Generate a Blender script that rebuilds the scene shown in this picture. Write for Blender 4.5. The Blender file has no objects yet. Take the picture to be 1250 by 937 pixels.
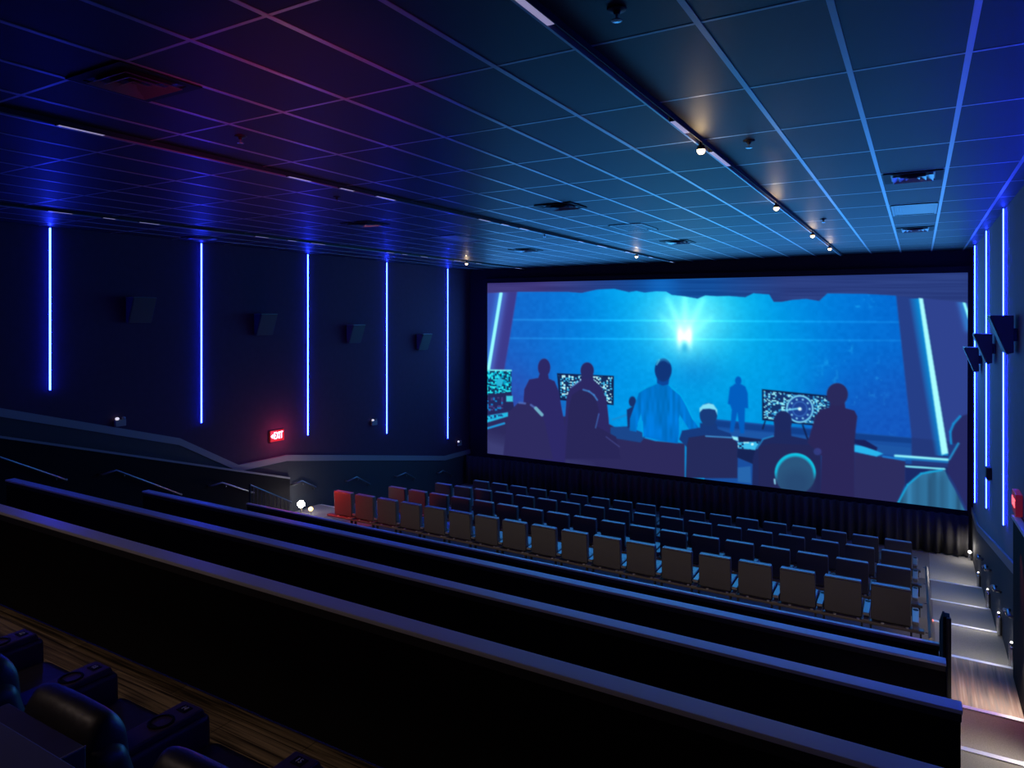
import bpy, bmesh, math, random
import numpy as np
from mathutils import Vector, Matrix
random.seed(7)
C = bpy.context.scene.collection
Z0 = 5.45          # heights below are measured from the camera; the front floor is the world's zero
PI = math.pi

# ------------------------------------------------------------------ materials
def mat(name, base, rough=0.6, metal=0.0, spec=0.5, noise=0.0, nscale=20.0, bump=0.0, bscale=200.0, emit=None, estr=0.0, coat=0.0):
    m = bpy.data.materials.new(name); m.use_nodes = True
    nt = m.node_tree; b = nt.nodes['Principled BSDF']
    b.inputs['Base Color'].default_value = (*base, 1); b.inputs['Roughness'].default_value = rough
    b.inputs['Metallic'].default_value = metal; b.inputs['Specular IOR Level'].default_value = spec
    b.inputs['Coat Weight'].default_value = coat
    tc = nt.nodes.new('ShaderNodeTexCoord')
    if noise:
        n = nt.nodes.new('ShaderNodeTexNoise'); n.inputs['Scale'].default_value = nscale; n.inputs['Detail'].default_value = 4
        nt.links.new(tc.outputs['Object'], n.inputs['Vector'])
        r = nt.nodes.new('ShaderNodeMapRange'); r.inputs['To Min'].default_value = 1-noise; r.inputs['To Max'].default_value = 1+noise
        nt.links.new(n.outputs['Fac'], r.inputs['Value'])
        mx = nt.nodes.new('ShaderNodeMix'); mx.data_type = 'RGBA'; mx.blend_type = 'MULTIPLY'; mx.inputs[0].default_value = 1
        mx.inputs[6].default_value = (*base, 1); nt.links.new(r.outputs[0], mx.inputs[7]); nt.links.new(mx.outputs[2], b.inputs['Base Color'])
    if bump:
        n2 = nt.nodes.new('ShaderNodeTexNoise'); n2.inputs['Scale'].default_value = bscale
        nt.links.new(tc.outputs['Object'], n2.inputs['Vector'])
        bp = nt.nodes.new('ShaderNodeBump'); bp.inputs['Strength'].default_value = bump; bp.inputs['Distance'].default_value = 0.01
        nt.links.new(n2.outputs['Fac'], bp.inputs['Height']); nt.links.new(bp.outputs[0], b.inputs['Normal'])
    if emit:
        b.inputs['Emission Color'].default_value = (*emit, 1); b.inputs['Emission Strength'].default_value = estr
    return m

M = {}
M['tile'] = mat('ceiling_tile_black', (0.022, 0.02, 0.026), 0.5, spec=0.15, noise=0.12, nscale=60, bump=0.1, bscale=300)
M['grid'] = mat('ceiling_grid_metal', (0.38, 0.38, 0.40), 0.32, metal=0.3, spec=0.6)
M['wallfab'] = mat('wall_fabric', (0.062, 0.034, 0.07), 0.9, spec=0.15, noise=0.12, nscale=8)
M['wallfab_lit'] = mat('wall_fabric_led_lit', (0.2, 0.22, 0.27), 0.9, spec=0.15, noise=0.1, nscale=8)  # wall fabric made paler and bluer, LED light put into its colour
M['wallblack'] = mat('screen_wall_black', (0.016, 0.016, 0.02), 0.9, spec=0.1)
M['wainscot'] = mat('wainscot_charcoal', (0.04, 0.042, 0.05), 0.75, spec=0.25, noise=0.1)
M['trim'] = mat('trim_grey', (0.22, 0.21, 0.23), 0.55, spec=0.35)
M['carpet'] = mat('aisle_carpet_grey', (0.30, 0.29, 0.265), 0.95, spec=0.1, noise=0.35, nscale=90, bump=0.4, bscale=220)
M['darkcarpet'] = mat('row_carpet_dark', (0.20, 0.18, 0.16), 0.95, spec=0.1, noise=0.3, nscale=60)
M['nosing'] = mat('nosing_aluminium', (0.75, 0.74, 0.70), 0.4, metal=0.3)
M['halfwall'] = mat('half_wall_black', (0.009, 0.008, 0.010), 0.85, spec=0.08, noise=0.15, nscale=3)
M['cap'] = mat('cap_laminate_grey', (0.8, 0.78, 0.8), 0.4, spec=0.5, noise=0.06, nscale=5)
M['capdark'] = mat('cap_edge_dark', (0.03, 0.028, 0.03), 0.5)
M['seat'] = mat('seat_leather_charcoal', (0.10, 0.097, 0.10), 0.36, spec=0.7, noise=0.15, nscale=30, bump=0.06, bscale=160)
M['shell'] = mat('seat_back_vinyl', (0.055, 0.05, 0.05), 0.5, spec=0.4, noise=0.08, nscale=15)
M['seattop_lit'] = mat('seat_vinyl_lit_top', (0.5, 0.49, 0.5), 0.4, spec=0.6)  # seat leather painted paler, standing for screen light on the tops
M['arm'] = mat('armrest_plastic', (0.16, 0.16, 0.17), 0.34, spec=0.6)
M['cup'] = mat('cup_holder_black', (0.008, 0.008, 0.008), 0.6, spec=0.15)
M['beam'] = mat('seat_beam_steel', (0.11, 0.09, 0.075), 0.4, metal=0.3)
M['bolt'] = mat('bolt_steel', (0.85, 0.82, 0.76), 0.3, metal=0.8)
M['leather'] = mat('recliner_leather', (0.04, 0.034, 0.04), 0.42, spec=0.45, noise=0.2, nscale=9, bump=0.35, bscale=11)
M['console'] = mat('console_plastic', (0.085, 0.055, 0.08), 0.42, spec=0.45)
M['rshell'] = mat('recliner_back_panel', (0.085, 0.078, 0.075), 0.55, spec=0.35, noise=0.1)
M['piping'] = mat('recliner_piping', (0.4, 0.33, 0.28), 0.4)
M['white'] = mat('white_ink', (0.8, 0.8, 0.8), 0.6)
M['chrome'] = mat('brushed_steel', (0.62, 0.61, 0.6), 0.24, metal=0.95)
M['rail'] = mat('handrail_steel', (0.22, 0.22, 0.23), 0.35, metal=0.8)
M['black'] = mat('black_plastic', (0.016, 0.016, 0.018), 0.6, spec=0.3)
M['louvre'] = mat('vent_black_enamel', (0.03, 0.03, 0.033), 0.35, spec=0.6)
M['vane'] = mat('vent_vane_metal', (0.30, 0.30, 0.32), 0.3, metal=0.6)
M['bluetile'] = mat('vent_plate_light', (0.20, 0.21, 0.22), 0.45)
M['drape'] = mat('drape_black', (0.05, 0.048, 0.05), 0.95, spec=0.05)
M['redplastic'] = mat('sign_red', (0.25, 0.01, 0.01), 0.5, emit=(1.0, 0.05, 0.06), estr=0.08)
M['exit'] = mat('sign_letters', (0.9, 0.5, 0.5), 0.5, emit=(1.0, 0.20, 0.30), estr=14)
M['exitdim'] = mat('sign_letters_side', (0.9, 0.2, 0.2), 0.5, emit=(1.0, 0.07, 0.09), estr=3.5)
M['led'] = mat('led_diffuser', (0.8, 0.8, 0.9), 0.4, emit=(0.012, 0.030, 1.0), estr=62)
M['lamp_warm'] = mat('lamp_warm', (1, 0.9, 0.7), 0.4, emit=(1.0, 0.66, 0.32), estr=6)
M['lamp_white'] = mat('lamp_white', (1, 1, 1), 0.4, emit=(1.0, 0.95, 0.88), estr=60)
M['lamp_step'] = mat('lamp_step', (1, 1, 1), 0.4, emit=(1.0, 0.95, 0.85), estr=2.5)
M['speaker'] = mat('speaker_black', (0.04, 0.04, 0.045), 0.6, spec=0.3)
M['lamp_amber'] = mat('lamp_amber', (1, .8, .4), 0.4, emit=(1.0, 0.62, 0.18), estr=3)
M['seg'] = mat('linear_diffuser', (0.8, 0.8, 0.85), 0.5, emit=(0.62, 0.55, 0.85), estr=0.38)
M['tiny'] = mat('indicator_white', (1, 1, 1), 0.4, emit=(0.9, 0.85, 0.9), estr=0.8)
M['tinyred'] = mat('indicator_red', (1, .2, .2), 0.4, emit=(1.0, 0.25, 0.2), estr=1.2)

def wood_mat():
    m = mat('plank_wood', (0.2, 0.15, 0.1), 0.5, spec=0.4); nt = m.node_tree; b = nt.nodes['Principled BSDF']
    tc = nt.nodes.new('ShaderNodeTexCoord'); mp = nt.nodes.new('ShaderNodeMapping'); mp.inputs['Scale'].default_value = (1.1, 38, 1)
    n = nt.nodes.new('ShaderNodeTexNoise'); n.inputs['Scale'].default_value = 1.0; n.inputs['Detail'].default_value = 6; n.inputs['Distortion'].default_value = 0.6
    nt.links.new(tc.outputs['Object'], mp.inputs['Vector']); nt.links.new(mp.outputs[0], n.inputs['Vector'])
    br = nt.nodes.new('ShaderNodeTexBrick'); br.inputs['Scale'].default_value = 1.0; br.inputs['Brick Width'].default_value = 1.25; br.inputs['Row Height'].default_value = 0.18
    br.inputs['Mortar Size'].default_value = 0.003; br.inputs['Color1'].default_value = (0.75, 0.7, 0.65, 1); br.inputs['Color2'].default_value = (1.25, 1.2, 1.1, 1); br.inputs['Mortar'].default_value = (.25, .25, .25, 1)
    nt.links.new(tc.outputs['Object'], br.inputs['Vector'])
    cr = nt.nodes.new('ShaderNodeValToRGB'); e = cr.color_ramp.elements
    e[0].position = 0.36; e[0].color = (0.05, 0.036, 0.024, 1); e[1].position = 0.66; e[1].color = (0.46, 0.34, 0.21, 1)
    nt.links.new(n.outputs['Fac'], cr.inputs['Fac'])
    mx = nt.nodes.new('ShaderNodeMix'); mx.data_type = 'RGBA'; mx.blend_type = 'MULTIPLY'; mx.inputs[0].default_value = 1
    nt.links.new(cr.outputs['Color'], mx.inputs[6]); nt.links.new(br.outputs['Color'], mx.inputs[7]); nt.links.new(mx.outputs[2], b.inputs['Base Color'])
    return m
M['wood'] = wood_mat()

def stripe_mat():
    m = mat('striped_carpet', (0.25, 0.22, 0.2), 0.95, spec=0.1); nt = m.node_tree; b = nt.nodes['Principled BSDF']
    tc = nt.nodes.new('ShaderNodeTexCoord'); mp = nt.nodes.new('ShaderNodeMapping'); mp.inputs['Scale'].default_value = (26, 1.1, 1)
    n = nt.nodes.new('ShaderNodeTexNoise'); n.inputs['Scale'].default_value = 1.0; n.inputs['Detail'].default_value = 5
    nt.links.new(tc.outputs['Object'], mp.inputs['Vector']); nt.links.new(mp.outputs[0], n.inputs['Vector'])
    cr = nt.nodes.new('ShaderNodeValToRGB'); e = cr.color_ramp.elements
    e[0].position = 0.3; e[0].color = (0.20, 0.19, 0.18, 1); e[1].position = 0.74; e[1].color = (0.50, 0.45, 0.38, 1)
    x = cr.color_ramp.elements.new(0.44); x.color = (0.28, 0.265, 0.25, 1)
    x = cr.color_ramp.elements.new(0.55); x.color = (0.34, 0.27, 0.23, 1)
    nt.links.new(n.outputs['Fac'], cr.inputs['Fac']); nt.links.new(cr.outputs['Color'], b.inputs['Base Color'])
    return m
M['stripe'] = stripe_mat()

# ------------------------------------------------------------------ mesh builder
class MB:
    def __init__(s): s.v = []; s.f = []; s.mi = []
    def face(s, pts, mi=0):
        i = len(s.v); s.v += [tuple(p) for p in pts]; s.f.append(tuple(range(i, i+len(pts)))); s.mi.append(mi)
    def box(s, x0, x1, y0, y1, z0, z1, mi=0):
        i = len(s.v)
        s.v += [(x0,y0,z0),(x1,y0,z0),(x1,y1,z0),(x0,y1,z0),(x0,y0,z1),(x1,y0,z1),(x1,y1,z1),(x0,y1,z1)]
        for q in ((0,3,2,1),(4,5,6,7),(0,1,5,4),(1,2,6,5),(2,3,7,6),(3,0,4,7)): s.f.append(tuple(i+k for k in q)); s.mi.append(mi)
        return s
    def prism(s, poly, axis, a, b, mi=0):
        """poly: 2-D outline; axis 'x' -> (y,z), 'y' -> (x,z), 'z' -> (x,y); extruded a..b"""
        def P(u, v, t): return {'x': (t,u,v), 'y': (u,t,v), 'z': (u,v,t)}[axis]
        n = len(poly); i = len(s.v)
        s.v += [P(u,v,a) for u,v in poly] + [P(u,v,b) for u,v in poly]
        s.f.append(tuple(i+k for k in range(n))[::-1]); s.f.append(tuple(i+n+k for k in range(n))); s.mi += [mi, mi]
        for k in range(n):
            j = (k+1) % n; s.f.append((i+k, i+j, i+n+j, i+n+k)); s.mi.append(mi)
        return s
    def tube(s, path, r, seg=10, mi=0):
        path = [Vector(p) for p in path]; rings = []
        for k, p in enumerate(path):
            a = path[max(k-1,0)]; b = path[min(k+1,len(path)-1)]; d = (b-a).normalized()
            u = d.cross(Vector((0,0,1)) if abs(d.z) < 0.95 else Vector((1,0,0))).normalized(); w = d.cross(u)
            i = len(s.v)
            s.v += [tuple(p + (u*math.cos(2*PI*t/seg) + w*math.sin(2*PI*t/seg))*r) for t in range(seg)]; rings.append(i)
        for a, b in zip(rings, rings[1:]):
            for t in range(seg):
                q = (t+1) % seg; s.f.append((a+t, a+q, b+q, b+t)); s.mi.append(mi)
        s.f.append(tuple(rings[0]+t for t in range(seg))[::-1]); s.f.append(tuple(rings[-1]+t for t in range(seg))); s.mi += [mi, mi]
        return s
    def lathe(s, prof, c=(0,0,0), seg=20, mi=0):
        rings = []
        for r, z in prof:
            i = len(s.v); s.v += [(c[0]+r*math.cos(2*PI*t/seg), c[1]+r*math.sin(2*PI*t/seg), c[2]+z) for t in range(seg)]; rings.append(i)
        for a, b in zip(rings, rings[1:]):
            for t in range(seg):
                q = (t+1) % seg; s.f.append((a+t, a+q, b+q, b+t)); s.mi.append(mi)
        s.f.append(tuple(rings[0]+t for t in range(seg))[::-1]); s.f.append(tuple(rings[-1]+t for t in range(seg))); s.mi += [mi, mi]
        return s
    def build(s, name, mats, parent=None, bevel=0.0, bseg=2, smooth=False, subd=0, loc=None):
        me = bpy.data.meshes.new(name); me.from_pydata(s.v, [], s.f)
        for m in (mats if isinstance(mats, (list, tuple)) else [mats]): me.materials.append(m)
        me.polygons.foreach_set('material_index', s.mi)
        bm = bmesh.new(); bm.from_mesh(me); bmesh.ops.recalc_face_normals(bm, faces=bm.faces); bm.to_mesh(me); bm.free()
        if smooth: me.polygons.foreach_set('use_smooth', [True]*len(me.polygons))
        me.update()
        o = bpy.data.objects.new(name, me); C.objects.link(o)
        if parent: o.parent = parent
        elif loc is None: o.location.z = Z0
        if loc is not None: o.location = loc
        if bevel:
            b = o.modifiers.new('bevel', 'BEVEL'); b.width = bevel; b.segments = bseg; b.limit_method = 'ANGLE'; b.harden_normals = False
            me.polygons.foreach_set('use_smooth', [True]*len(me.polygons))
            wn = o.modifiers.new('wn', 'WEIGHTED_NORMAL')
        if subd:
            b = o.modifiers.new('sub', 'SUBSURF'); b.levels = subd; b.render_levels = subd
        return o

def tag(o, label, cat, group=None, kind=None):
    o['label'] = label; o['category'] = cat
    if group: o['group'] = group
    if kind: o['kind'] = kind
    return o
def thing(name, label, cat, loc, group=None, rz=0.0):
    o = bpy.data.objects.new(name, None); C.objects.link(o); o.empty_display_size = 0.1
    o.location = (loc[0], loc[1], loc[2]+Z0); o.rotation_euler.z = rz
    return tag(o, label, cat, group)
def struct(name, mb, m, **k):
    o = mb.build(name, m, **k); o['kind'] = 'structure'; return o
def copy_tree(o, parent=None):
    c = o.copy(); C.objects.link(c)
    if parent is not None:
        c.parent = parent; c.matrix_parent_inverse = o.matrix_parent_inverse
    for ch in [x for x in bpy.data.objects if x.parent == o]: copy_tree(ch, c)
    return c
ORD = ['first','second','third','fourth','fifth','sixth','seventh','eighth','ninth','tenth','eleventh','twelfth','thirteenth','fourteenth','fifteenth','sixteenth','seventeenth','eighteenth']

# ------------------------------------------------------------------ camera
T = math.radians(30.43)
cam = bpy.data.objects.new('camera', bpy.data.cameras.new('camera')); C.objects.link(cam)
cam.location = (0, 0, Z0); cam.rotation_euler = (PI/2, 0, T)
cam.data.sensor_width = 36; cam.data.lens = 846/1250*36; cam.data.shift_y = -(468.5-387)/1250
cam.data.clip_start = 0.05; cam.data.clip_end = 100
sc = bpy.context.scene; sc.camera = cam
F, CX, HY = 846.0, 625.0, 387.0
fwv = (-math.sin(T), math.cos(T)); rtv = (math.cos(T), math.sin(T))
def ray(px, py):
    u = (px-CX)/F; return (fwv[0]+rtv[0]*u, fwv[1]+rtv[1]*u, (HY-py)/F)
def onx(px, py, x): r = ray(px, py); k = x/r[0]; return (x, r[1]*k, r[2]*k)
def ony(px, py, y): r = ray(px, py); k = y/r[1]; return (r[0]*k, y, r[2]*k)
def onz(px, py, z): r = ray(px, py); k = z/r[2]; return (r[0]*k, r[1]*k, z)

# ------------------------------------------------------------------ room shell
XL, XR, YB, YF, H = -12.85, 1.06, -5.0, 19.1, 1.55
PLAT = [(-5.0,-1.25),(-1.3,-1.9),(0.85,-2.55),(3.0,-3.1),(5.15,-3.7),(7.3,-4.35),(10.56,-4.63),(12.4,-4.9),(14.1,-5.17),(15.97,-5.45)]
AISLE = [(-5.0,-1.25),(-2.2,-1.6),(-1.0,-1.9),(0.0,-2.2),(0.85,-2.55),(2.4,-2.87),(3.4,-3.2),(4.6,-3.5),(5.9,-3.8),(7.3,-4.08),(8.68,-4.35),(10.56,-4.63),(12.4,-4.9),(14.1,-5.17),(15.97,-5.45)]
XP0, XP1 = -11.9, 0.2          # seating platform between the two aisles
fl = MB()
def slab(x0, x1, levels, mi_of):
    for k, (y, z) in enumerate(levels):
        y1 = levels[k+1][0] if k+1 < len(levels) else YF+0.1
        fl.box(x0, x1, y, y1, -5.75, z, mi_of(y))
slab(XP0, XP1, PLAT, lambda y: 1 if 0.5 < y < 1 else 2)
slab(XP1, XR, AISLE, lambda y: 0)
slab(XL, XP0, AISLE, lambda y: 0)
struct('floor', fl, [M['carpet'], M['wood'], M['darkcarpet']])
struct('ceiling', MB().box(XL-0.1, XR+0.1, YB, YF+0.1, H, H+0.12), M['tile'])
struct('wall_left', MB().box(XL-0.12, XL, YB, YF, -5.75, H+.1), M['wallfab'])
struct('wall_right', MB().box(XR, XR+0.12, YB, YF, -5.75, H+.1), M['wallfab_lit'])
struct('wall_front', MB().box(XL-.12, XR+.12, YF, YF+0.12, -5.75, H+.1), M['wallblack'])
struct('wall_back', MB().box(XL-.12, XR+.12, YB-0.12, YB, -5.75, H+.1), M['wallfab'])
# ceiling grid
g = MB(); gx = [-0.376+0.628*k for k in range(-19, 3)]; gy = [4.855+1.21*k for k in range(-8, 12)]
for x in gx: g.box(x-0.017, x+0.017, YB, YF, H-0.004, H+0.01)
for y in gy: g.box(XL, XR, y-0.011, y+0.011, H-0.0015, H+0.01)
struct('trim_1', g, M['grid'])
# dado rails (grey) with charcoal wainscot under them
LT = [(4.0,-1.02),(5.48,-1.47),(8.63,-2.43),(10.04,-3.23),(11.38,-3.24),(13.28,-3.57),(17.68,-4.35),(19.1,-4.37)]
RT = [(8.0,-2.62),(11.22,-3.20),(17.18,-4.27),(19.1,-4.34)]
def dado(pts, x, sgn, w, n1, n2):
    m = MB(); poly = [(y, z) for y, z in pts] + [(y, z-w) for y, z in pts[::-1]]
    m.prism(poly, 'x', x, x+sgn*0.035); struct(n1, m, M['trim'])
    m = MB(); poly = [(y, z-w+.02) for y, z in pts] + [(pts[-1][0], -5.6), (pts[0][0], -5.6)]
    m.prism(poly, 'x', x, x+sgn*0.02); struct(n2, m, M['wainscot'])
dado(LT, XL, 1, 0.14, 'trim_2', 'trim_3')
dado(RT, XR, -1, 0.13, 'trim_4', 'trim_5')
# aisle nosings
n = 6
for y, z in AISLE[4:]:
    for x0, x1 in ((0.17 if y > 10 else 0.28, XR-0.03), (XL+0.1, XP0)):
        if y in (10.56, 12.4, 14.1, 15.97, 8.68, 7.3, 5.9) or x1 < 0:
            zz = z if False else [q for yy, q in AISLE if yy < y][-1]
            m = MB(); m.box(x0, x1, y-0.055, y+0.006, zz, zz+0.008); m.box(x0, x1, y, y+0.008, zz-0.035, zz+0.004)
            struct('trim_%d' % n, m, M['nosing']); n += 1
# knee walls along both aisles (partition caps)
m = MB(); yz = [(4.0,-1.46),(5.46,-1.91),(11.4,-3.76),(11.4,-5.3),(4.0,-5.3)]
m.prism(yz, 'x', XL+0.02, XL+0.10); kw = struct('wall_left_knee', m, M['halfwall'])
m = MB(); m.prism([(4.0,-1.46),(5.46,-1.91),(11.4,-3.76),(11.4,-3.80),(5.46,-1.95),(4.0,-1.5)], 'x', XL+0.015, XL+0.11); struct('trim_%d' % n, m, M['trim']); n += 1
m = MB(); m.prism([(6.0,-2.13),(10.3,-2.43),(10.3,-4.6),(6.0,-4.6)], 'x', 0.98, XR-.02); struct('wall_right_knee', m, M['halfwall'])
m = MB(); m.prism([(6.0,-2.09),(10.32,-2.39),(10.32,-2.43),(6.0,-2.13)], 'x', 0.965, XR-.02); struct('trim_%d' % n, m, M['cap']); n += 1

# striped landing carpet in the right aisle
m = MB().box(0.29, XR-0.02, 8.69, 10.50, -4.35, -4.342)
tag(m.build('carpet', M['stripe']), 'reddish striped carpet on the landing of the right aisle stairs', 'carpet')

# ------------------------------------------------------------------ half walls
def half_wall(y, zc, x0, x1, zf, label, w=0.13):
    t = thing('half_wall', label, 'half wall', ((x0+x1)/2, y, zf), 'half walls between the seating tiers'); L = (x1-x0)/2; h = zc-zf
    MB().box(-L, L, 0.015, w-0.015, 0, h-0.025).build('wall_panel', M['halfwall'], t)
    c = MB().box(-L-.01, L+.01, 0, w, h-0.025, h).build('cap', M['cap'] if y > 1 else M['trim'], t, bevel=0.004)  # rearmost cap in the darker trim grey, its weaker light put into colour
    MB().box(-L-.005, L+.005, 0.004, 0.014, h-0.075, h-0.026).build('cap_edge', M['capdark'], t)
half_wall(3.0, -1.725, -11.9, 0.25, -2.55, 'black half wall with grey cap, widest and nearest the recliners')
half_wall(5.15, -2.455, -11.9, 0.225, -3.1, 'black half wall with grey cap, second from the recliners')
half_wall(7.3, -3.095, -11.92, 0.2, -3.7, 'black half wall with grey cap, third from the recliners')
half_wall(9.50, -3.815, -11.9, 0.2, -4.35, 'lowest black half wall, right behind the back seat row', w=0.06)
half_wall(0.745, -1.08, -11.9, 0.25, -1.9, 'black half wall with purplish cap behind the recliners, bottom left corner', w=0.16)
# raked guard panel closing the aisle end of the lowest tier
t = thing('guard_wall', 'narrow black raked guard panel with rounded top at right end of the half walls', 'guard wall', (0.25, 8.15, -4.35))
m = MB(); m.prism([(0,0),(1.45,0),(1.45,0.76),(0.12,1.36),(0,1.36)], 'x', -0.045, 0.015); m.build('panel', M['halfwall'], t, bevel=0.004)
MB().box(-0.018, 0.026, -0.03, 0.03, 0, 1.36).build('post', M['black'], t, bevel=0.012)
m = MB(); m.prism([(0.10,1.365),(1.45,0.762),(1.45,0.775),(0.10,1.38)], 'x', -0.047, -0.03); m.build('edge_strip', M['trim'], t)

# guard railing with balusters at the left aisle
t = thing('guard_railing', 'small steel railing with thin balusters beside the left aisle stairs', 'railing', (-11.92, 9.6, -4.35))
ra = [(0,0,0.89),(0,1.1,0.28)]; rb = [(0,0,0.51),(0,1.1,-0.05)]
MB().tube(ra, 0.016).build('top_rail', M['rail'], t); MB().tube(rb, 0.014).build('bottom_rail', M['rail'], t)
MB().tube([(0,0,0.0),(0,0,0.91)], 0.02).build('post', M['black'], t)
for k in range(1, 12):
    y = k*0.1; MB().tube([(0,y,0.51-0.509*y),(0,y,0.89-0.555*y)], 0.006, 6).build('baluster', M['rail'], t)

# ------------------------------------------------------------------ projection screen with its picture
SX0, SX1 = -12.06, 0.93
tl, tr, bl, br = (595,345.5), (1181.5,332.5), (595,553), (1180.5,623)
SY = 19.0
ct = [ony(*p, SY) for p in (tl, tr, br, bl)]
st = thing('projection_screen', 'wide blue-lit cinema screen showing silhouetted crew at control consoles', 'screen', ((SX0+SX1)/2, SY, -2.0))
ox, oy, oz = (SX0+SX1)/2, SY, -2.0
NX, NY = 760, 330
us = np.linspace(0,1,NX)[None,:].repeat(NY,0); vs = np.linspace(0,1,NY)[:,None].repeat(NX,1)
cc = [np.array(c) for c in ct]
PX = ((1-us)*(1-vs))[...,None]*cc[0] + (us*(1-vs))[...,None]*cc[1] + (us*vs)[...,None]*cc[2] + ((1-us)*vs)[...,None]*cc[3]
# picture coordinates: the frame is drawn in its own 2-D drawing units
d = PX[...,0]*fwv[0] + PX[...,1]*fwv[1]
X = CX + F*(PX[...,0]*rtv[0]+PX[...,1]*rtv[1])/d; Y = HY - F*PX[...,2]/d
def rgb(*c): return np.array(c, float)/255.0
rng = np.random.default_rng(3)
ctrl = [(630,365,20,95,200),(640,420,30,80,190),(660,395,8,105,212),(700,400,0,120,222),(700,440,2,112,220),(760,380,0,150,236),(760,450,0,146,232),(740,500,0,140,228),
        (800,380,0,180,242),(800,500,0,150,232),(870,380,0,192,242),(900,400,0,172,236),(900,450,0,158,232),(890,510,0,140,222),(950,385,0,142,228),(950,440,0,136,224),
        (1000,370,0,120,222),(1040,400,0,108,214),(1040,460,6,96,206),(1085,380,5,92,204),(1085,500,20,76,186),(1060,520,20,76,186),(620,480,50,68,175),(640,520,50,60,160)]
num = np.zeros(X.shape+(3,)); den = np.zeros(X.shape)
for x, y, r_, g_, b_ in ctrl:
    w = np.exp(-((X-x)**2/(2*42**2) + (Y-y)**2/(2*40**2))) + 1e-9
    num += w[...,None]*rgb(r_,g_,b_); den += w
IM = num/den[...,None]
def blend(mask, col):
    global IM
    IM = IM*(1-mask[...,None]) + np.asarray(col)*mask[...,None]
def poly(pts, soft=0.7):
    pts = np.array(pts, float); inside = np.zeros(X.shape, bool); dist = np.full(X.shape, 1e9); n_ = len(pts)
    for i in range(n_):
        x1, y1 = pts[i]; x2, y2 = pts[(i+1) % n_]
        if y1 != y2:
            c = ((y1 > Y) != (y2 > Y)) & (X < (x2-x1)*(Y-y1)/(y2-y1)+x1); inside ^= c
        L = (x2-x1)**2+(y2-y1)**2 + 1e-12
        tt = np.clip(((X-x1)*(x2-x1)+(Y-y1)*(y2-y1))/L, 0, 1)
        dist = np.minimum(dist, np.hypot(X-x1-tt*(x2-x1), Y-y1-tt*(y2-y1)))
    sd = np.where(inside, dist, -dist); return np.clip(sd/(2*soft)+0.5, 0, 1)
def ell(cx, cy, rx, ry, soft=0.7):
    d_ = np.sqrt(((X-cx)/rx)**2+((Y-cy)/ry)**2); return np.clip((1-d_)*min(rx,ry)/(2*soft)+0.5, 0, 1)
def seg(x1, y1, x2, y2, w, soft=0.7):
    L = (x2-x1)**2+(y2-y1)**2; tt = np.clip(((X-x1)*(x2-x1)+(Y-y1)*(y2-y1))/L, 0, 1)
    return np.clip((w/2-np.hypot(X-x1-tt*(x2-x1), Y-y1-tt*(y2-y1)))/(2*soft)+0.5, 0, 1)
def gseg(x1, y1, x2, y2, s):
    L = (x2-x1)**2+(y2-y1)**2; tt = np.clip(((X-x1)*(x2-x1)+(Y-y1)*(y2-y1))/L, 0, 1)
    return np.exp(-((X-x1-tt*(x2-x1))**2+(Y-y1-tt*(y2-y1))**2)/(2*s*s))
def blur_noise(sx, sy):
    a = rng.random((int(260/sy)+3, int(640/sx)+3)); gx_ = np.clip((X-560)/sx, 0, a.shape[1]-2); gy_ = np.clip((Y-320)/sy, 0, a.shape[0]-2)
    i = gx_.astype(int); j = gy_.astype(int); fx = gx_-i; fy = gy_-j; fx = fx*fx*(3-2*fx); fy = fy*fy*(3-2*fy)
    return (a[j,i]*(1-fx)+a[j,i+1]*fx)*(1-fy)+(a[j+1,i]*(1-fx)+a[j+1,i+1]*fx)*fy
# light burst behind the glass
IM += np.exp(-((X-842)**2/(2*36**2)+(Y-388)**2/(2*33**2)))[...,None]*rgb(105,54,16)
IM += np.exp(-((X-836)**2/(2*15**2)+(Y-408)**2/(2*16**2)))[...,None]*rgb(62,40,12)
for x in (829.5, 841.5):
    IM += np.exp(-((X-x)**2/(2*2.6**2)+(Y-412)**2/(2*8**2)))[...,None]*rgb(130,50,20)
for x2, y2, a in ((815,365,.22),(836,362,.25),(858,366,.2),(806,385,.12),(868,388,.12)):
    IM += (gseg(836,412,x2,y2,3.0)*a)[...,None]*rgb(120,120,60)
IM -= (np.exp(-((X-850)**2/(2*22**2)+(Y-452)**2/(2*16**2)))*0.14)[...,None]*rgb(0,160,90)
IM -= (np.exp(-((X-836)**2/(2*3**2)+(Y-424)**2/(2*4**2)))*0.3)[...,None]*rgb(120,120,60)
# bubbles and rock texture
nz = blur_noise(3,3)*blur_noise(9,11)*blur_noise(22,26)
IM += (np.clip(nz-0.26,0,1)*np.clip((X-990)/50,0,1)*np.clip((1100-X)/30,0,1)*1.0)[...,None]*rgb(50,120,70)
IM += (np.clip(blur_noise(1.6,1.6)-0.86,0,1)*np.clip(1-abs(X-830)/190,0,1)*0.9)[...,None]*rgb(100,120,40)
IM += ((blur_noise(4,4)-0.5)*0.05)[...,None]*rgb(60,180,200)
for a_, b_, s_ in ((389.8,393.6,.35),(412.5,416,.30)):
    yy = a_+(X-595)/585*(b_-a_); IM += (np.exp(-((Y-yy)**2)/(2*0.9**2))*s_*(0.6+0.4*np.exp(-((X-800)/200)**2)))[...,None]*rgb(40,90,70)
# floor beyond the consoles
blend(poly([(860,510),(930,517),(1045,528),(1113,534),(1190,540),(1190,640),(860,640)]), rgb(24,72,162))
blend(poly([(860,512),(930,519),(1045,529),(1113,535),(1113,541),(1045,536),(930,526),(860,519)]), rgb(16,62,150)); blend(poly([(860,522),(960,530),(1060,541),(1155,551),(1155,562),(1060,552),(960,541),(860,532)]), rgb(28,78,165))
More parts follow.
